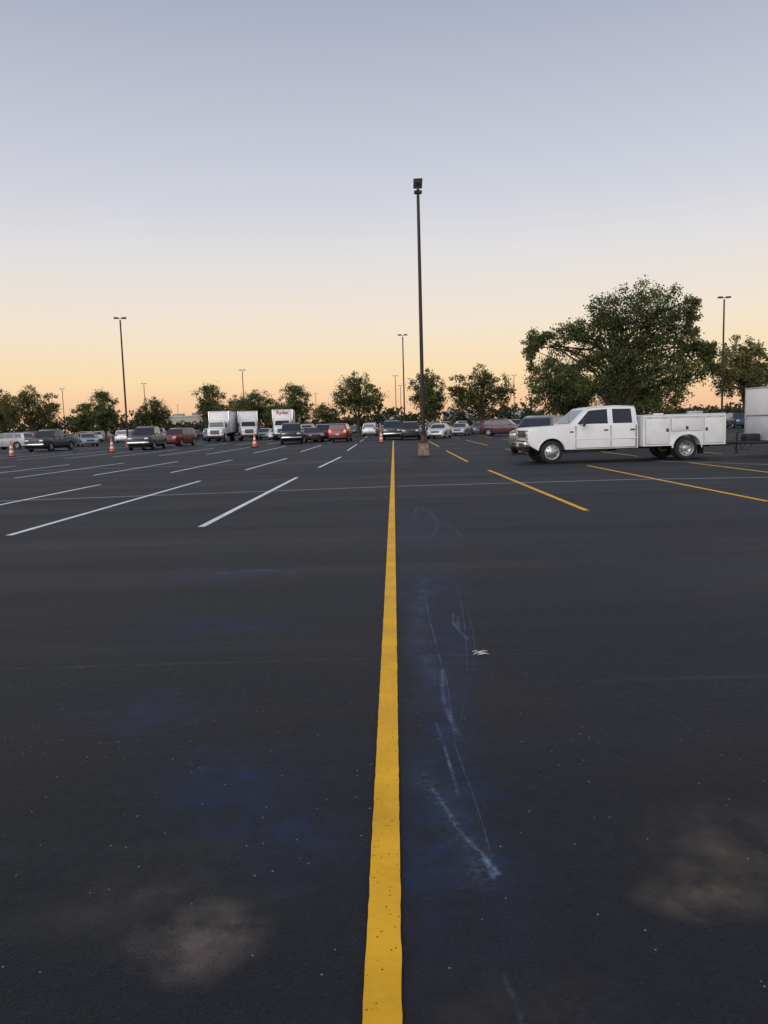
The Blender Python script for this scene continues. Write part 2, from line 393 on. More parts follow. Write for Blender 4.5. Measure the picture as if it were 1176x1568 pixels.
    # utility body : two side pack boxes with arches, floor, tailgate
    ub=[(-.58,.50),(-.58,1.55),(-3.50,1.55),(-3.50,.50)]
    for sg in (-1,1):
        y0,y1=(sg*1.17,sg*.72) if sg<0 else (.72,1.17)
        a.add(profile_body(ub,.50,(-2.105,),.50,1.17,.02,cuts=False,wz=.42,y0=y0,y1=y1),U)
        Y=sg*1.175
        def door(x0,x1,z0,z1):
            a.add(box(((x0+x1)/2,Y,(z0+z1)/2),(abs(x1-x0)+.014,.008,z1-z0+.014)),'dark_gap')
            a.add(box(((x0+x1)/2,sg*1.184,(z0+z1)/2),(abs(x1-x0),.022,z1-z0),.008,2),U)
        door(-.66,-1.50,.56,1.44); door(-1.56,-2.66,1.0,1.44); door(-2.72,-3.42,.56,1.44)
        for lx,lz in ((-1.42,1.04),(-2.11,1.10),(-2.80,1.04)):
            a.add(box((lx,sg*1.20,lz),(.09,.02,.12),.01,1),'black_plastic')
            a.add(tube([(lx,sg*1.21,lz+.03),(lx,sg*1.235,lz+.03)],[.02,.02],8),'chrome')
        for hx in (-.80,-1.3,-1.75,-2.45,-2.85,-3.3): a.add(tube([(hx-.05,sg*1.197,1.452),(hx+.05,sg*1.197,1.452)],[.012,.012],6),'rim_silver')
        # flared fender over duals
        arc=[(-2.105+.53*math.cos(t),.42+.50*math.sin(t)) for t in [R(i*180/14) for i in range(15)]]
        bm=bmesh.new(); r1=[bm.verts.new((x,sg*1.16,z)) for x,z in arc]; r2=[bm.verts.new((x,sg*1.24,z-.0)) for x,z in arc]
        r3=[bm.verts.new((-2.105+(x+2.105)*.93,sg*1.24,.42+(z-.42)*.92)) for x,z in arc]
        for A_,B_ in ((r1,r2),(r2,r3)):
            for i in range(14): bm.faces.new((A_[i],A_[i+1],B_[i+1],B_[i]))
        bmesh.ops.recalc_face_normals(bm,faces=bm.faces[:]); a.add(bm,U)
        a.add(box((-2.04,sg*.95,1.56),(2.90,.46,.03),.01,1),U)
        a.add(box((-2.04,sg*1.17,1.50),(2.92,.035,.05),.012,1),U)
        a.add(box((-3.515,sg*.95,.95),(.03,.10,.16),.01,1),'tail_lens')
    a.add(box((-2.04,0,.80),(2.90,1.50,.06)),U); a.add(box((-3.47,0,1.10),(.05,1.42,.60),.01,1),U); a.add(box((-.60,0,1.18),(.05,1.44,.74),.01,1),U)
    for x in (-.72,-1.65): a.add(tube([(x,.70,1.0),(x,.70,1.55)],[.02,.02],6),'steel_dark')
    # small cargo on top, rear step bumper, hitch
    a.add(box((-1.95,-.9,1.60),(.32,.22,.06),.015),U); a.add(box((-2.5,.9,1.62),(.5,.2,.09),.01),'rim_silver')
    a.add(box((-2.75,.85,1.63),(.3,.25,.10),.02),'steel_dark')
    a.add(tube([(-1.2,-.4,1.50),(-3.3,-.4,1.62)],[.03,.03],8),'steel_dark')
    a.add(box((-3.60,0,.52),(.22,2.2,.16),.02),'steel_dark'); a.add(box((-3.74,0,.46),(.3,.10,.10),.01,1),'steel_dark')
    # mud flaps
    for sg in (-1,1): a.add(box((-2.72,sg*.92,.40),(.02,.46,.42),.005,1),'rubber')
    a.add(tube([(1.9,.75,1.25),(1.95,.78,2.0)],[.006,.003],5),'steel_dark')
    return a.mesh('service_truck_mesh')
TR=place(service_truck(),'utility_service_truck',(8.35,27.75,0),R(183))

# ------------------------------------------------------------------ enclosed trailer
def trailer():
    a=Acc()
    a.add(box((0,0,1.96),(4.6,2.1,1.02),.05,3),'trailer_white')
    a.add(box((0,0,1.00),(4.56,2.06,.92),.03,2),'trailer_lower')
    for z in (1.46,.56,2.44): a.add(box((0,0,z),(4.64,2.13,.04),.01,1),'rim_silver')
    for i in range(10):
        for sg in (-1,1): a.add(box((-2.1+i*.47,sg*1.052,1.96),(.02,.012,.93),.003,1),'trailer_white')
    for sx in (-2.3,2.3):
        for sg in (-1,1): a.add(box((sx,sg*1.04,1.5),(.05,.05,1.96),.01,1),'rim_silver')
    for sg in (-1,1):
        for x in (-.5,.4):
            wheel(a,x,sg*1.12,.34,.2,'spoke')
        a.add(box((-.05,sg*1.14,.78),(2.0,.28,.05),.02),'rim_silver')
        a.add(tube([(-2.2,sg*.85,.50),(-3.55,0,.50)],[.05,.05],8),'steel_dark')
        a.add(box((2.33,sg*.9,.9),(.03,.12,.2),.01,1),'tail_lens')
    a.add(box((-3.62,0,.52),(.28,.12,.10),.02),'steel_dark')
    a.add(tube([(-3.2,-.08,.12),(-3.2,-.08,.85)],[.035,.03],8),'steel_dark')
    a.add(tube([(-3.2,-.08,.85),(-3.2,-.28,.88)],[.015,.015],6),'steel_dark')
    a.add(box((-3.2,-.08,.11),(.16,.16,.02)),'steel_dark')
    a.add(box((-2.65,0,.66),(.5,.45,.28),.03),'steel_dark')
    for x in (-3.3,-3.05): a.add(tube([(x,0,.45),(x+.15,.1,.22),(x+.3,-.05,.24),(x+.5,.05,.45)],[.012]*4,6),'steel_dark')
    return a.mesh('trailer_mesh')
place(trailer(),'enclosed_trailer',(16.02,28.2,0),R(3))

# ------------------------------------------------------------------ lamps, cones
def pole_mesh(H,near):
    a=Acc()
    if near:
        bm=box((0,0,.29),(.50,.50,.58),.035,2)
        for v in bm.verts:
            k=1.06-.12*v.co.z/.58; v.co.x*=k; v.co.y*=k
            v.co.x+=random.uniform(-.008,.008); v.co.y+=random.uniform(-.008,.008)
        a.add(bm,'concrete')
        a.add(box((0,0,.60),(.32,.32,.04),.01,1),'pole_rust'); a.add(tube([(0,0,.6),(0,0,.95)],[.13,.10],12),'pole_rust')
        for sx in (-1,1):
            for sy in (-1,1): a.add(tube([(sx*.12,sy*.12,.6),(sx*.12,sy*.12,.70)],[.015,.015],6),'steel_dark')
    else:
        a.add(tube([(0,0,0),(0,0,.7)],[.26,.26],12),'concrete')
    a.add(tube([(0,0,.6),(0,0,H*.5),(0,0,H-.25)],[.095,.082,.068],12),'pole_bronze')
    if near:
        a.add(tube([(-.14,0,H-.38),(.14,0,H-.38)],[.03,.03],8),'pole_bronze')
        for sx in (-1,1):
            bm=box((0,0,0),(.13,.24,.13),.03); a.add(bm,'pole_bronze',Matrix.Translation((sx*.11,-.02,H-.37))@Matrix.Rotation(sx*.25,4,'Y'))
        a.add(tube([(0,0,H-.4),(0,0,H)],[.05,.045],8),'pole_bronze')
        for sy,t in ((-1,.03),(1,-.03)):
            M=Matrix.Translation((0,sy*.34,H+.02))@Matrix.Rotation(t,4,'X')
            a.add(box((0,0,0),(.40,.46,.12),.03),'pole_bronze',M); a.add(box((0,0,-.065),(.32,.38,.015)),'lens_panel',M)
        a.add(tube([(0,-.3,H-.04),(0,.3,H-.04)],[.035,.035],8),'pole_bronze')
    else:
        a.add(tube([(-.35,0,H-.12),(.35,0,H-.12)],[.03,.03],6),'pole_bronze')
        for sx in (-1,1):
            a.add(box((sx*.36,0,H-.06),(.42,.30,.13),.03),'pole_bronze'); a.add(box((sx*.36,0,H-.135),(.34,.24,.02)),'lens_panel')
    return a.mesh('lamp_mesh')
PN=pole_mesh(12.15,True); PF=pole_mesh(12.1,False)
place(PN,'parking_lot_lamp',(1.92,35.9,0),R(-2))
for i,(x,y) in enumerate([(-24.1,73.5),(2.8,93.6),(3.3,171.4),(5.5,215),(-25,142),(-75.7,185.6),(-52.8,174.3),(-85.7,328),(-20.9,250),(-22.6,193),(31,181),(31.2,71.1)]):
    place(PF,'parking_lot_lamp',(x,y,0),R(0 if i%3 else 12))
def cone_mesh():
    a=Acc()
    a.add(box((0,0,.035),(.44,.44,.07),.02),'rubber')
    a.add(lathe([(.17,.07),(.145,.30)],20,'Z'),'cone_orange')
    a.add(lathe([(.145,.30),(.125,.46)],20,'Z'),'cone_white'); a.add(lathe([(.125,.46),(.108,.60)],20,'Z'),'cone_orange')
    a.add(lathe([(.108,.60),(.09,.76)],20,'Z'),'cone_white'); a.add(lathe([(.09,.76),(.06,.98),(.04,1.0),(.04,1.04),(.055,1.06),(.04,1.09),(0,1.10)],20,'Z'),'cone_orange')
    return a.mesh('cone_mesh')
CN=cone_mesh()
for x,y in ((-25.3,52.8),(-19.9,57),(-9.98,60.6),(-.06,64),(15.5,95)): place(CN,'traffic_cone',(x,y,0),random.random())

# ------------------------------------------------------------------ trees
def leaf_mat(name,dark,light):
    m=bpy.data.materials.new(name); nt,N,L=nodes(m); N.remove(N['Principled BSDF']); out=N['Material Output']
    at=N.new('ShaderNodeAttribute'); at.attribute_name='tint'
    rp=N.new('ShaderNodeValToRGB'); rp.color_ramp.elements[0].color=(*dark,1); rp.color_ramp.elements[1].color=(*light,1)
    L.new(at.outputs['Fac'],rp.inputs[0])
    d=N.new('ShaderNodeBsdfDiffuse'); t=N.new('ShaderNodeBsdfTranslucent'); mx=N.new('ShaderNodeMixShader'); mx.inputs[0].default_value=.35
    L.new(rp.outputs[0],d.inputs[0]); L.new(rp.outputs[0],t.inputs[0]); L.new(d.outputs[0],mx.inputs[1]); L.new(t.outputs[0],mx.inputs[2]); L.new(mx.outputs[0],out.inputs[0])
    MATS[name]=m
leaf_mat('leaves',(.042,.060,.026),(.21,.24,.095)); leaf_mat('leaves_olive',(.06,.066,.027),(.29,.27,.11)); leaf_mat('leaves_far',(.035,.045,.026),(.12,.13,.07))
def leaves_np(centers,rad,per,size,tints,flat=.8,rng=RNG):
    n=len(centers)*per
    c=np.repeat(np.asarray(centers),per,0); rr_=np.repeat(np.asarray(rad),per)
    off=rng.normal(0,.48,(n,3)); off[:,2]*=flat
    c=c+off*rr_[:,None]
    a=rng.normal(0,1,(n,3)); a/=np.linalg.norm(a,axis=1)[:,None]
    b=np.cross(a,rng.normal(0,1,(n,3))); b/=np.linalg.norm(b,axis=1)[:,None]
    s=size*rng.uniform(.6,1.35,n)[:,None]
    a*=s; b*=s*.55
    v=np.stack([c+a,c+b,c-a,c-b],1).reshape(-1,3)
    t=np.repeat(tints,per)+rng.normal(0,.13,n)
    return v,np.repeat(np.clip(t,0,1),4)
def tree_mesh(name,H,th,ells,ncl,per,leaf,cr,tr,seed,lm='leaves',nbr=26,extra=None):
    rng=np.random.default_rng(seed)
    wts=np.array([(e[3]*e[4]*e[5])**.7 for e in ells]); wts/=wts.sum()
    cs=[];ts=[];rs=[]
    soft_fill=np.array((-.2,-.5,.75))
    while len(cs)<ncl:
        e=ells[rng.choice(len(ells),p=wts)]
        d=rng.normal(0,1,3); d/=np.linalg.norm(d)
        u=rng.random()**.45*(1+rng.normal(0,.06))
        p=np.array((e[0]+d[0]*e[3]*u,e[1]+d[1]*e[4]*u,e[2]+d[2]*e[5]*u))
        if p[2]<th*.8: continue
        cs.append(p); ts.append(.34+.30*u*max(-.4,d@soft_fill)+rng.normal(0,.18)); rs.append(cr*rng.uniform(.55,1.25))  # lighting put into the tint: clumps facing the fill direction are paler
    if extra:
        for p,r_,t_ in extra: cs.append(np.array(p)); rs.append(r_); ts.append(t_)
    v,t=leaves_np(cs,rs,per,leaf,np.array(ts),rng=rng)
    a=Acc(); rd=random.Random(seed)
    bend=[(rd.uniform(-.15,.15),rd.uniform(-.15,.15)) for _ in range(6)]
    tz=[0,.25,th*.6,th,H*.5,H*.7]; trr=[tr*1.5,tr*1.05,tr*.95,tr*.85,tr*.5,tr*.22]
    tp=[(bend[i][0]*(i>1),bend[i][1]*(i>1),tz[i]) for i in range(6)]
    a.add(tube(tp,trr,10),'bark')
    for i in rng.choice(len(cs),min(nbr,len(cs)),replace=False):
        e=Vector(cs[i]); z0=min(rd.uniform(th*.75,H*.6),e.z*.85); s=Vector((0,0,z0)); 
        m1=s.lerp(e,.35)+Vector((rd.uniform(-.2,.2),rd.uniform(-.2,.2),(e-s).length*.10)); m2=s.lerp(e,.7)+Vector((rd.uniform(-.2,.2),rd.uniform(-.2,.2),(e-s).length*.08))
        w=tr*.42
        a.add(tube([s,m1,m2,e],[w,w*.6,w*.35,w*.10],6),'bark')
    me=bpy.data.meshes.new(name); nv=len(a.v); nl=len(v)
    fl=[[nv+4*i,nv+4*i+1,nv+4*i+2,nv+4*i+3] for i in range(nl//4)]
    me.from_pydata(a.v+v.tolist(),[],a.f+fl)
    me.materials.append(MATS['bark']); me.materials.append(MATS[lm])
    me.polygons.foreach_set('material_index',[0]*len(a.f)+[1]*len(fl))
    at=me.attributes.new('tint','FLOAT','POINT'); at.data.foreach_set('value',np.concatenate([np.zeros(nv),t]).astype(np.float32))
    me.update(); return me
# big near tree (coordinates about its own trunk)
ex=[]
for i in range(52):
    k=i/51; ex.append(((-5.3-1.7*math.sin(k*2.2)+random.uniform(-.35,.35), random.uniform(-1,1), 8.0-3.0*k*random.random()+random.uniform(-.2,.2)),.34,.5))
for i in range(46):
    k=random.random(); ex.append(((5.6+1.7*k, random.uniform(-1,1), 6.9-2.2*k*random.random()),.34,.45))
for i in range(30):
    k=random.random(); ex.append(((5.0+.5*k, random.uniform(-1,1), 7.6+2.6*random.random()),.32,.5))
BIG=tree_mesh('big_tree_mesh',12.0,2.2,[(1.2,0,9.7,2.6,2.3,2.1),(3.3,.2,9.5,1.9,1.8,1.9),(-1.0,0,9.2,1.9,1.8,1.5),(-3.2,-.3,8.0,2.0,1.7,1.2),(-5.0,0,7.4,1.4,1.2,.9),(1.6,0,7.3,2.6,2.5,1.9),(4.2,0,7.0,1.6,1.7,1.6),(5.2,0,5.2,1.7,1.6,1.5),(2.8,-.4,4.8,2.4,2.3,1.7),(-.6,-.3,6.2,2.1,2.1,1.6),(-2.6,.3,6.1,1.6,1.6,1.0),(.4,.4,4.2,2.1,2.1,1.6),(2.0,0,3.0,3.6,2.6,1.4),(-2.0,0,4.0,1.5,1.5,1.1)],540,74,.10,.68,.34,3,nbr=80,extra=ex)
place(BIG,'deciduous_tree',(18.5,60,0),0)
T1=tree_mesh('round_tree_mesh',9,2.0,[(0,0,5.4,3.4,3.2,2.8),(-.6,.4,7.2,2.1,2.1,1.7),(1.5,0,4.6,2.5,2.4,2.1),(-1.8,0,4.4,2.3,2.2,1.9)],240,44,.13,.62,.22,21,nbr=30)
T2=tree_mesh('oval_tree_mesh',9,1.8,[(0,0,5.6,2.6,2.6,3.2),(.9,.2,4.2,2.5,2.4,2.2),(-1.0,-.2,4.0,2.4,2.4,2.1),(.3,0,7.8,1.3,1.3,1.3)],220,44,.13,.6,.2,22,nbr=28)
T3=tree_mesh('spreading_tree_mesh',9,1.9,[(-2.0,0,5.4,2.5,2.4,2.2),(2.1,.3,5.8,2.4,2.4,2.3),(0,0,4.2,3.8,3.0,1.9),(-.4,0,7.2,2.0,2.1,1.6),(2.6,0,4.0,1.9,1.9,1.6)],260,44,.13,.6,.24,23,lm='leaves_olive',nbr=34)
for me,x,y,s,rz,sx in [(T3,45,96,1.28,40,1),(T1,20.6,92,1.08,10,.9),(T2,24,98,1.0,200,1.0),(T3,14.2,110,1.08,170,.98),(T1,6.9,113,1.05,80,.88),(T1,-3.4,115,1.05,0,1.0),(T2,-15,137,1.05,60,1.15),
    (T2,-28.3,130,1.05,120,1.0),(T1,-30,190,1.22,30,1.3),(T3,-36,200,1.15,80,1.2),(T1,-35.2,120,.76,200,1.0),(T2,-41.3,116,.9,90,1.0),(T3,-51,113,.98,20,.95),(T1,-57.5,118,.94,140,.95),
    (T2,-66,173,.95,300,1.3),(T1,-14.5,200,.85,30,1.2),(T3,30,97,.9,45,1),(T1,34,104,.9,0,1.1),(T3,54,100,1.1,100,1),(T1,-24,180,.8,70,1.3),(T2,27,108,.85,0,1.2)]:
    o=place(me,'deciduous_tree',(x,y,0),R(rz),scale=(s*sx,s*sx,s))
# distant tree line
rng=np.random.default_rng(4); cs=[];rs=[];ts=[]
for i in range(2300):
    x=rng.uniform(-200,200); y=rng.choice([236,300]); x*=y/300; h=(3.6+3.2*(math.sin(x*.05)+math.sin(x*.131+1)*.7+math.sin(x*.37)*.4+1.2)*.55)*(.72 if y<250 else 1)
    z=rng.uniform(.2,max(2.2,h)); cs.append((x,y+rng.uniform(-6,3),z)); rs.append(1.4); ts.append(.3+.1*z/6+rng.normal(0,.12))
v,t=leaves_np(cs,rs,14,.62,np.array(ts),rng=rng)
me=bpy.data.meshes.new('tree_line_mesh'); me.from_pydata(v.tolist(),[],[[4*i,4*i+1,4*i+2,4*i+3] for i in range(len(v)//4)]); me.materials.append(MATS['leaves_far'])
at=me.attributes.new('tint','FLOAT','POINT'); at.data.foreach_set('value',t.astype(np.float32)); place(me,'distant_tree_line')

# ------------------------------------------------------------------ buildings
def building(name,x0,x1,y,h,d,wall='wall_cream'):
    a=Acc(); cx=(x0+x1)/2; w=x1-x0
    a.add(box((0,0,h/2),(w,d,h)),wall); a.add(box((0,0,h+.2),(w+.3,d+.3,.4),.05),'wall_trim')
    a.add(box((0,-d/2-.01,h*.12),(w,.06,h*.22)),'wall_grey')
    n=max(2,int(w/6))
    for i in range(n):
        px=-w/2+(i+.5)*w/n
        a.add(box((px,-d/2-.02,h*.45),(w/n*.55,.08,h*.26)),'window_band')
        a.add(box((px+w/n*.5,-d/2-.05,h*.5),(.35,.2,h)),'wall_trim')
    a.add(box((0,-d/2-.8,h*.62),(w*.4,1.7,.35),.05),'wall_trim')
    a.add(box((w*.2,0,h+.9),(2.5,2.2,1.2),.05),'wall_grey'); a.add(box((-w*.25,1,h+.8),(3.2,2,1.0),.05),'wall_grey')
    place(a.mesh(name+'_mesh'),name,(cx,y,0))
building('commercial_building',-70,-57,256,5.6,20); building('commercial_building',22,30,262,4.6,22,'wall_grey'); building('commercial_building',-1,5,270,4.0,14); building('commercial_building',44,56,282,4.6,20,'wall_grey')

# ------------------------------------------------------------------ ground
def sheet(name,x0,x1,y0,y1,z,m,n=1):
    me=bpy.data.meshes.new(name); me.from_pydata([(x0,y0,z),(x1,y0,z),(x1,y1,z),(x0,y1,z)],[],[(0,1,2,3)]); me.materials.append(m); return place(me,name)
def asphalt():
    m=bpy.data.materials.new('asphalt'); nt,N,L=nodes(m); b=N['Principled BSDF']
    tc=N.new('ShaderNodeTexCoord'); P=tc.outputs['Object']
    def noise(scale,detail=4,vec=None,rough=.55):
        n=N.new('ShaderNodeTexNoise'); n.inputs['Scale'].default_value=scale; n.inputs['Detail'].default_value=detail; n.inputs['Roughness'].default_value=rough
        L.new(vec or P,n.inputs['Vector']); return n.outputs['Fac']
    def ramp(fac,a,b_,o0=0,o1=1):
        r=N.new('ShaderNodeMapRange'); r.inputs[1].default_value=a; r.inputs[2].default_value=b_; r.inputs[3].default_value=o0; r.inputs[4].default_value=o1; L.new(fac,r.inputs[0]); return r.outputs[0]
    def mix(fac,c1,c2,mode='MIX'):
        x=N.new('ShaderNodeMix'); x.data_type='RGBA'; x.blend_type=mode
        if isinstance(fac,float): x.inputs[0].default_value=fac
        else: L.new(fac,x.inputs[0])
        for i,c in ((6,c1),(7,c2)):
            if isinstance(c,tuple): x.inputs[i].default_value=(*c,1)
            else: L.new(c,x.inputs[i])
        return x.outputs[2]
    def math_(op,a,b_):
        x=N.new('ShaderNodeMath'); x.operation=op
        for i,c in ((0,a),(1,b_)):
            if isinstance(c,(int,float)): x.inputs[i].default_value=c
            else: L.new(c,x.inputs[i])
        return x.outputs[0]
    mp=N.new('ShaderNodeMapping'); mp.inputs['Scale'].default_value=(.06,.55,1); mp.inputs['Rotation'].default_value=(0,0,R(-3)); L.new(P,mp.inputs[0])
    big=noise(.35,3); band=noise(1.0,4,mp.outputs[0]); fine=noise(90,2); mid=noise(14,4)
    base=mix(ramp(band,.35,.65),(.0045,.0065,.0110),(.0125,.0175,.0205))
    base=mix(ramp(big,.45,.62),base,mix(.5,base,(.022,.014,.017)))
    mp2=N.new('ShaderNodeMapping'); mp2.inputs['Scale'].default_value=(.03,1.6,1); L.new(P,mp2.inputs[0])
    st=noise(1.0,3,mp2.outputs[0]); base=mix(ramp(st,.58,.66,0,.6),base,(.003,.003,.005)); base=mix(ramp(st,.42,.34,0,.4),base,(.026,.029,.034))
    base=mix(ramp(mid,.3,.7,0,.5),base,(.003,.004,.006))
    wob=N.new('ShaderNodeTexNoise'); wob.inputs['Scale'].default_value=3.2; wob.inputs['Detail'].default_value=4; L.new(P,wob.inputs['Vector'])
    brk=ramp(noise(6.5,5,rough=.65),.36,.62,.12,1.0)
    def patch(x,y,rx,ry,col,s):
        nonlocal base
        sub=N.new('ShaderNodeVectorMath'); sub.operation='SUBTRACT'; L.new(P,sub.inputs[0]); sub.inputs[1].default_value=(x+rx*1.1,y+ry*1.1,0)
        w=N.new('ShaderNodeVectorMath'); w.operation='MULTIPLY_ADD'; L.new(wob.outputs['Color'],w.inputs[0]); w.inputs[1].default_value=(rx*2.2,ry*2.2,0); L.new(sub.outputs[0],w.inputs[2])
        sc=N.new('ShaderNodeVectorMath'); sc.operation='MULTIPLY'; L.new(w.outputs[0],sc.inputs[0]); sc.inputs[1].default_value=(1/rx,1/ry,0)
        ln=N.new('ShaderNodeVectorMath'); ln.operation='LENGTH'; L.new(sc.outputs[0],ln.inputs[0])
        f=ramp(ln.outputs['Value'],1.25,.0,0,s); f=math_('MULTIPLY',f,brk)
        base=mix(f,base,col)
    blue=(.012,.027,.080)
    for q in [(-1.32,4.0,.40,.32,blue,.7),(-.66,3.15,.40,.38,blue,.85),(-.42,2.7,.32,.3,blue,.75),(-1.77,7.9,1.0,.4,blue,.7),(-1.3,5.8,.7,.3,blue,.7),(.42,7.0,.4,1.2,blue,.8),(.5,11.5,.5,3.0,blue,.7),(.3,3.7,.18,1.0,blue,.9),(.2,2.6,.22,.8,blue,.8),(.4,5.2,.25,.9,blue,.8),(-1.2,40,2.0,5,(.03,.045,.09),.5)]: patch(*q)
    for q in [(-.58,2.12,.17,.16,(.16,.12,.10),1.0),(-.80,2.33,.42,.3,(.055,.046,.042),.7),(1.20,2.54,.36,.26,(.085,.062,.045),1.0),(1.05,2.28,.24,.13,(.13,.10,.07),.8),(.30,1.75,.4,.2,(.04,.036,.036),.6),(4,8.35,10,.07,(.002,.002,.003),1.0),(-4,8.1,6,.35,(.034,.020,.020),.6),(-1.5,4.85,2.6,.03,(.05,.05,.052),.8),(2,4.3,1.4,.03,(.05,.05,.052),.6),(5,7,3,1.2,(.032,.038,.038),.6)]: patch(*q)
    gr=noise(70,2,rough=.7); base=mix(ramp(gr,.56,.72,0,.40),base,(.050,.052,.056))
    vo=N.new('ShaderNodeTexVoronoi'); vo.inputs['Scale'].default_value=34; L.new(P,vo.inputs['Vector'])
    sel=N.new('ShaderNodeSeparateColor'); L.new(vo.outputs['Color'],sel.inputs[0])
    sp=math_('MULTIPLY',math_('LESS_THAN',vo.outputs['Distance'],.12),math_('GREATER_THAN',sel.outputs[0],.92))
    base=mix(math_('MULTIPLY',sp,.9),base,(.30,.29,.28))
    vo2=N.new('ShaderNodeTexVoronoi'); vo2.inputs['Scale'].default_value=60; L.new(P,vo2.inputs['Vector'])
    sel2=N.new('ShaderNodeSeparateColor'); L.new(vo2.outputs['Color'],sel2.inputs[0])
    sp2=math_('MULTIPLY',math_('LESS_THAN',vo2.outputs['Distance'],.20),math_('GREATER_THAN',sel2.outputs[1],.75))
    base=mix(math_('MULTIPLY',sp2,.8),base,(.002,.002,.003))
    L.new(base,b.inputs['Base Color'])
    L.new(ramp(band,.3,.7,.60,.78),b.inputs['Roughness']); b.inputs['Specular IOR Level'].default_value=.30
    bp=N.new('ShaderNodeBump'); bp.inputs['Strength'].default_value=.8; bp.inputs['Distance'].default_value=.008
    h=math_('ADD',math_('MULTIPLY',fine,.8),mid); L.new(h,bp.inputs['Height']); L.new(bp.outputs[0],b.inputs['Normal'])
    return m
sheet('ground',-1500,1500,-60,2500,0,asphalt())
gm=mat('grass',(.045,.055,.02),.95,0,.4,1.2,bump=.3)
sheet('grass_verge',-500,500,228,1400,.02,gm)
k=Acc(); k.add(box((0,226.9,.07),(900,.2,.14)),'kerb_concrete'); place(k.mesh('kerb_mesh'),'kerb')

def paint(name,c,wear):
    m=bpy.data.materials.new(name); nt,N,L=nodes(m); b=N['Principled BSDF']; out=N['Material Output']
    tc=N.new('ShaderNodeTexCoord'); n=N.new('ShaderNodeTexNoise'); n.inputs['Scale'].default_value=30; n.inputs['Detail'].default_value=6; L.new(tc.outputs['Object'],n.inputs['Vector'])
    n2=N.new('ShaderNodeTexNoise'); n2.inputs['Scale'].default_value=3; n2.inputs['Detail'].default_value=6; L.new(tc.outputs['Object'],n2.inputs['Vector'])
    mr=N.new('ShaderNodeMapRange'); mr.inputs[1].default_value=.3; mr.inputs[2].default_value=.7; mr.inputs[3].default_value=.80; mr.inputs[4].default_value=1.1; L.new(n2.outputs['Fac'],mr.inputs[0])
    s=N.new('ShaderNodeVectorMath'); s.operation='SCALE'; s.inputs[0].default_value=c; L.new(mr.outputs[0],s.inputs['Scale'])
    vo=N.new('ShaderNodeTexVoronoi'); vo.inputs['Scale'].default_value=75; L.new(tc.outputs['Object'],vo.inputs['Vector'])
    sc=N.new('ShaderNodeSeparateColor'); L.new(vo.outputs['Color'],sc.inputs[0])
    a=N.new('ShaderNodeMath'); a.operation='LESS_THAN'; a.inputs[1].default_value=.25; L.new(vo.outputs['Distance'],a.inputs[0])
    g=N.new('ShaderNodeMath'); g.operation='GREATER_THAN'; g.inputs[1].default_value=wear; L.new(sc.outputs[0],g.inputs[0])
    p=N.new('ShaderNodeMath'); p.operation='MULTIPLY'; L.new(a.outputs[0],p.inputs[0]); L.new(g.outputs[0],p.inputs[1])
    mx=N.new('ShaderNodeMix'); mx.data_type='RGBA'; L.new(p.outputs[0],mx.inputs[0]); L.new(s.outputs[0],mx.inputs[6]); mx.inputs[7].default_value=(c[0]*.25,c[1]*.22,c[2]*.2+.01,1)
    L.new(mx.outputs[2],b.inputs['Base Color']); b.inputs['Roughness'].default_value=.65; b.inputs['Specular IOR Level'].default_value=.25
    bp=N.new('ShaderNodeBump'); bp.inputs['Strength'].default_value=.7; bp.inputs['Distance'].default_value=.007; L.new(n.outputs['Fac'],bp.inputs['Height']); L.new(bp.outputs[0],b.inputs['Normal'])
    MATS[name]=m; return m
paint('yellow_line_paint',(.88,.46,.018),.82); paint('white_line_paint',(.78,.79,.80),.9)
def lines(name,segs,w,m,z):
    V=[];F=[];rd=random.Random(3)
    for (x0,y0,x1,y1) in segs:
        A=Vector((x0,y0)); B=Vector((x1,y1)); d=(B-A); Ln=d.length; d.normalize(); n=Vector((-d.y,d.x)); k=max(2,int(Ln/(.05 if y0<3 and name.startswith('yellow_c') else .3)))
        k=min(k,1500); o=len(V)
        for i in range(k+1):
            p=A+d*Ln*i/k; j=.0016
            l=p+n*(w/2+rd.uniform(-j,j)); r_=p-n*(w/2+rd.uniform(-j,j))
            V+= [(l.x,l.y,z),(r_.x,r_.y,z)]
        for i in range(k): F.append((o+2*i,o+2*i+1,o+2*i+3,o+2*i+2))
    me=bpy.data.meshes.new(name); me.from_pydata(V,[],F); me.materials.append(MATS[m]); return place(me,name)
lines('yellow_centre_line',[(-.068,0,1.04,71)],.101,'yellow_line_paint',.008)
ws=[]
for i in range(6):
    ws.append((-2.84-2.8*i,11.85-.38*i if i<2 else 11.2,-2.57-2.8*i,23.02-.4*i if i<3 else 22.0))
for i in range(12):
    ws.append((-2.34-2.62*i,28.2-.35*min(i,4),-2.0-2.62*i,37.3))
for i in range(16): ws.append((-2.09-2.83*i,46.4,-1.99-2.83*i,61.4))
for i in range(18): ws.append((-2.0-2.83*i,70,-1.9-2.83*i,81))
for i in range(18): ws.append((-2.0-2.83*i,90,-1.9-2.83*i,101))
lines('white_stall_markings',ws,.11,'white_line_paint',.004)
lines('white_row_line',[(-14,16.9,.12,18.60),(.35,18.62,6,18.7),(6,18.7,13,17.6),(9.3,26.3,13.5,19.6),(-22,31.2,.3,32.8),(-45,53,.6,54),(1,53.5,30,54.5)],.05,'white_line_paint',.0045)
ys=[(3.28,23.9,3.33,12.58),(6.60,24.82,6.61,13.17),(9.9,24.9,9.95,13.5),(3.45,41.83,3.24,29.41),(6.7,42,6.6,29.6),(9.9,42,9.9,29.8),(13.2,42,13.2,30)]
for i in range(9): ys.append((3.9+3.1*i,64.7,3.6+3.1*i,49.0))
for i in range(9): ys.append((4.2+3.1*i,84,4.1+3.1*i,72))
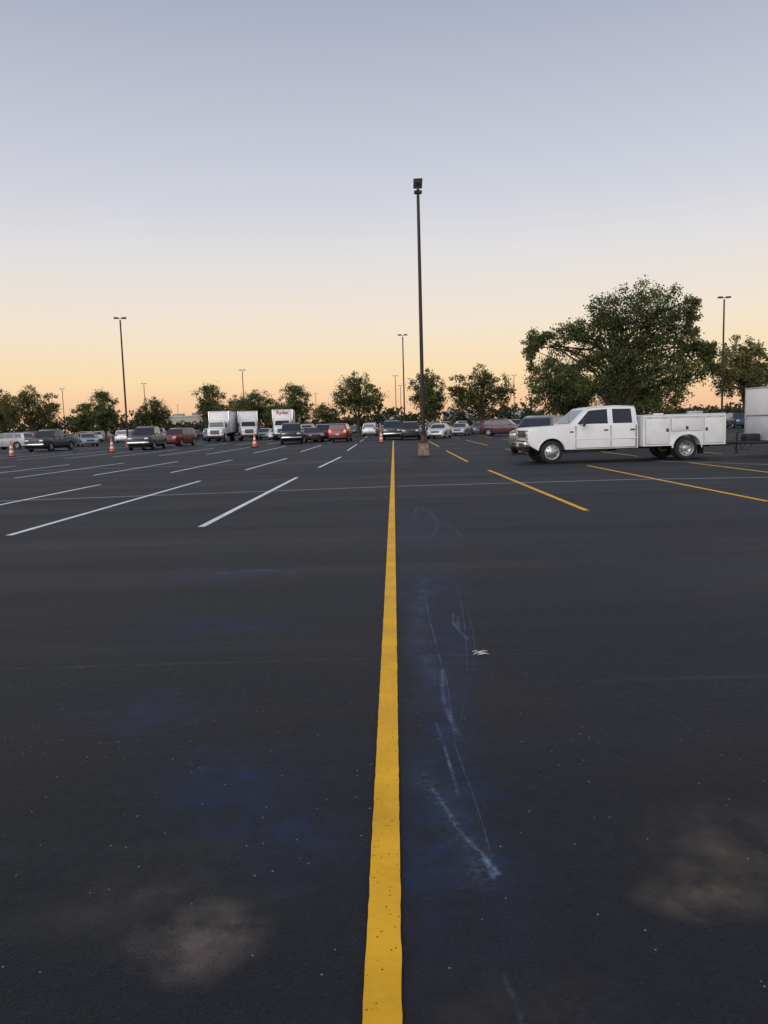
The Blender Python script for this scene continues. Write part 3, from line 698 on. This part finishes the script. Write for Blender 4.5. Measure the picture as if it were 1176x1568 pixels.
lines('yellow_stall_markings',ys,.10,'yellow_line_paint',.004)

# chalk lines: faint dusty ribbons with noise-broken opacity
def chalk():
    m=bpy.data.materials.new('chalk_dust'); nt,N,L=nodes(m); b=N['Principled BSDF']; out=N['Material Output']
    b.inputs['Roughness'].default_value=.95; b.inputs['Base Color'].default_value=(.21,.28,.42,1)
    uv=N.new('ShaderNodeUVMap'); uv.uv_map='UVMap'; sx=N.new('ShaderNodeSeparateXYZ'); L.new(uv.outputs[0],sx.inputs[0])
    def M(op,a,b_):
        x=N.new('ShaderNodeMath'); x.operation=op
        for i,c in ((0,a),(1,b_)):
            if isinstance(c,(int,float)): x.inputs[i].default_value=c
            else: L.new(c,x.inputs[i])
        return x.outputs[0]
    f=M('SUBTRACT',1.0,M('MULTIPLY',M('ABSOLUTE',M('SUBTRACT',sx.outputs[1],.5),0),2.0)); f=M('POWER',M('MAXIMUM',f,0.0),1.5)
    tc=N.new('ShaderNodeTexCoord'); n=N.new('ShaderNodeTexNoise'); n.inputs['Scale'].default_value=45; n.inputs['Detail'].default_value=6; n.inputs['Roughness'].default_value=.7; L.new(tc.outputs['Object'],n.inputs['Vector'])
    n2=N.new('ShaderNodeTexNoise'); n2.inputs['Scale'].default_value=3.5; n2.inputs['Detail'].default_value=3; L.new(tc.outputs['Object'],n2.inputs['Vector'])
    mr=N.new('ShaderNodeMapRange'); mr.inputs[1].default_value=.36; mr.inputs[2].default_value=.64; L.new(n.outputs['Fac'],mr.inputs[0])
    mr2=N.new('ShaderNodeMapRange'); mr2.inputs[1].default_value=.36; mr2.inputs[2].default_value=.60; mr2.inputs[3].default_value=.2; L.new(n2.outputs['Fac'],mr2.inputs[0])
    al=M('MULTIPLY',M('MULTIPLY',f,mr.outputs[0]),M('MULTIPLY',mr2.outputs[0],sx.outputs[0]))
    t=N.new('ShaderNodeBsdfTransparent'); mx=N.new('ShaderNodeMixShader'); L.new(al,mx.inputs[0]); L.new(t.outputs[0],mx.inputs[1]); L.new(b.outputs[0],mx.inputs[2]); L.new(mx.outputs[0],out.inputs[0])
    MATS['chalk_dust']=m
    strokes=[([(.34,6.81),(.33,5.8),(.33,5.07),(.335,4.3),(.32,3.88),(.30,3.4)],.020,.6),([(.66,7.2),(.60,5.95),(.50,4.76),(.42,4.1),(.345,3.70)],.018,.5),
     ([(.23,3.75),(.25,3.45),(.26,3.2),(.27,2.95)],.028,.75),([(.16,3.05),(.21,2.86),(.24,2.71),(.28,2.6),(.32,2.49),(.325,2.37)],.035,1.0),([(.31,2.52),(.335,2.44),(.345,2.40)],.05,1.0),
     ([(.56,5.9),(.52,5.5),(.56,5.2),(.50,5.6),(.53,6.0)],.04,.75),([(.33,4.6),(.30,4.1),(.31,3.75),(.34,3.5)],.05,.8),([(.30,3.45),(.33,2.9),(.34,2.5)],.012,.5),([(.45,9.8),(.72,10.6),(.80,12.6),(.60,13.8),(.45,11.5)],.12,.32),([(.42,8.9),(.9,9.6),(1.0,10.6),(.8,12.0)],.08,.25),([(.66,6.2),(.58,5.0),(.46,4.3)],.013,.5),([(.29,1.95),(.31,1.75),(.30,1.6)],.03,.4),([(-2.5,8.7),(-1.2,8.9),(-.3,8.6)],.05,.4),([(-5,10.2),(-3,10.6),(-1.5,10.3)],.05,.35),
     ([(.40,7.6),(.30,6.4),(.22,5.2),(.30,4.2)],.30,.25),([(.10,3.3),(.22,2.8),(.30,2.3)],.26,.25),([(-1.9,7.9),(-1.3,8.0),(-.9,7.8)],.25,.3),([(-9,27),(-6,27.6),(-3.5,27.2)],.25,.5),([(-7,24.5),(-4,25.2),(-1,25)],.2,.4)]
    V=[];F=[];U=[]
    for si,(pts,w,s) in enumerate(strokes):
        P_=[Vector((x,y)) for x,y in pts]; Q=[]
        for i in range(len(P_)-1):
            p0=P_[max(i-1,0)];p1=P_[i];p2=P_[i+1];p3=P_[min(i+2,len(P_)-1)]
            for j in range(10):
                t_=j/10; Q.append(.5*((2*p1)+(p2-p0)*t_+(2*p0-5*p1+4*p2-p3)*t_*t_+(3*p1-p0-3*p2+p3)*t_**3))
        Q.append(P_[-1]); o=len(V); z=.0030+si*.00015
        for i,q in enumerate(Q):
            d=(Q[min(i+1,len(Q)-1)]-Q[max(i-1,0)]); d.normalize(); n_=Vector((-d.y,d.x))
            e=s*min(1,min(i,len(Q)-1-i)/4+.1)
            V+= [(*(q+n_*w/2),z),(*(q-n_*w/2),z)]; U+=[(e,0),(e,1)]
        for i in range(len(Q)-1): F.append((o+2*i,o+2*i+1,o+2*i+3,o+2*i+2))
    me=bpy.data.meshes.new('chalk'); me.from_pydata(V,[],F); ul=me.uv_layers.new(name='UVMap')
    for l in me.loops: ul.data[l.index].uv=U[l.vertex_index]
    me.materials.append(m); place(me,'chalk_marks')
chalk()
a=Acc()
for i in range(8):
    an=random.uniform(-.5,.5); x=random.uniform(-.03,.03); y=random.uniform(-.05,.05); l=random.uniform(.04,.09)
    a.add(tube([(x-l/2*math.cos(an),y-l/2*math.sin(an),.005),(x,y,.009+random.uniform(0,.006)),(x+l/2*math.cos(an),y+l/2*math.sin(an),.005)],[.002,.0032,.0015],5),'paper')
place(a.mesh('scrap_mesh'),'twig_scrap',(.60,4.87,0))

# ------------------------------------------------------------------ world
w=bpy.data.worlds.new('World'); scene.world=w; w.use_nodes=True; nt=w.node_tree; N=nt.nodes; L=nt.links
for n in list(N): N.remove(n)
out=N.new('ShaderNodeOutputWorld'); bg1=N.new('ShaderNodeBackground'); bg2=N.new('ShaderNodeBackground'); mx=N.new('ShaderNodeMixShader')
SE,SA=R(28),R(205)
sky=N.new('ShaderNodeTexSky'); sky.sky_type='NISHITA'; sky.sun_disc=False; sky.sun_elevation=SE; sky.sun_rotation=SA
L.new(sky.outputs[0],bg1.inputs[0]); bg1.inputs[1].default_value=.10
tc=N.new('ShaderNodeTexCoord'); sx=N.new('ShaderNodeSeparateXYZ'); L.new(tc.outputs['Generated'],sx.inputs[0])
rp=N.new('ShaderNodeValToRGB'); cr=rp.color_ramp
stops=[(0,(244,190,154)),(.022,(250,200,158)),(.06,(255,222,174)),(.12,(248,230,206)),(.2,(232,227,225)),(.272,(212,214,223)),(.371,(192,196,211)),(.46,(172,178,198)),(1,(148,158,182))]
cr.elements[0].position=0; cr.elements[0].color=(*lin(stops[0][1]),1); cr.elements[1].position=1; cr.elements[1].color=(*lin(stops[-1][1]),1)
for p,c in stops[1:-1]:
    e=cr.elements.new(p); e.color=(*lin(c),1)
L.new(sx.outputs[2],rp.inputs[0]); L.new(rp.outputs[0],bg2.inputs[0]); bg2.inputs[1].default_value=1.0
mx.inputs[0].default_value=.93; L.new(bg1.outputs[0],mx.inputs[1]); L.new(bg2.outputs[0],mx.inputs[2]); L.new(mx.outputs[0],out.inputs[0])
sl=bpy.data.lights.new('soft_fill','SUN'); sl.energy=1.5; sl.angle=R(50); sl.color=(1,.97,.93)  # added soft fill from behind the camera to brighten the truck; sun has set
so=bpy.data.objects.new('soft_fill',sl); COL.objects.link(so)
d=Vector((math.sin(SA)*math.cos(SE),math.cos(SA)*math.cos(SE),math.sin(SE)))
so.rotation_euler=d.to_track_quat('Z','Y').to_euler(); so.location=(0,-10,30)

# ------------------------------------------------------------------ camera
cam=bpy.data.cameras.new('camera'); co=bpy.data.objects.new('camera',cam); COL.objects.link(co)
cam.sensor_fit='VERTICAL'; cam.sensor_height=36; cam.sensor_width=27; cam.lens=1180/1568*36; cam.clip_end=4000; cam.clip_start=.05
pitch=math.atan(134/1180)
Mx=Matrix.Translation((0,0,1.5))@Matrix.Rotation(math.pi/2-pitch,4,'X')@Matrix.Rotation(R(-1.6),4,'Z')
co.matrix_world=Mx
scene.camera=co
scene.view_settings.view_transform='Standard'; scene.view_settings.look='None'; scene.view_settings.exposure=0
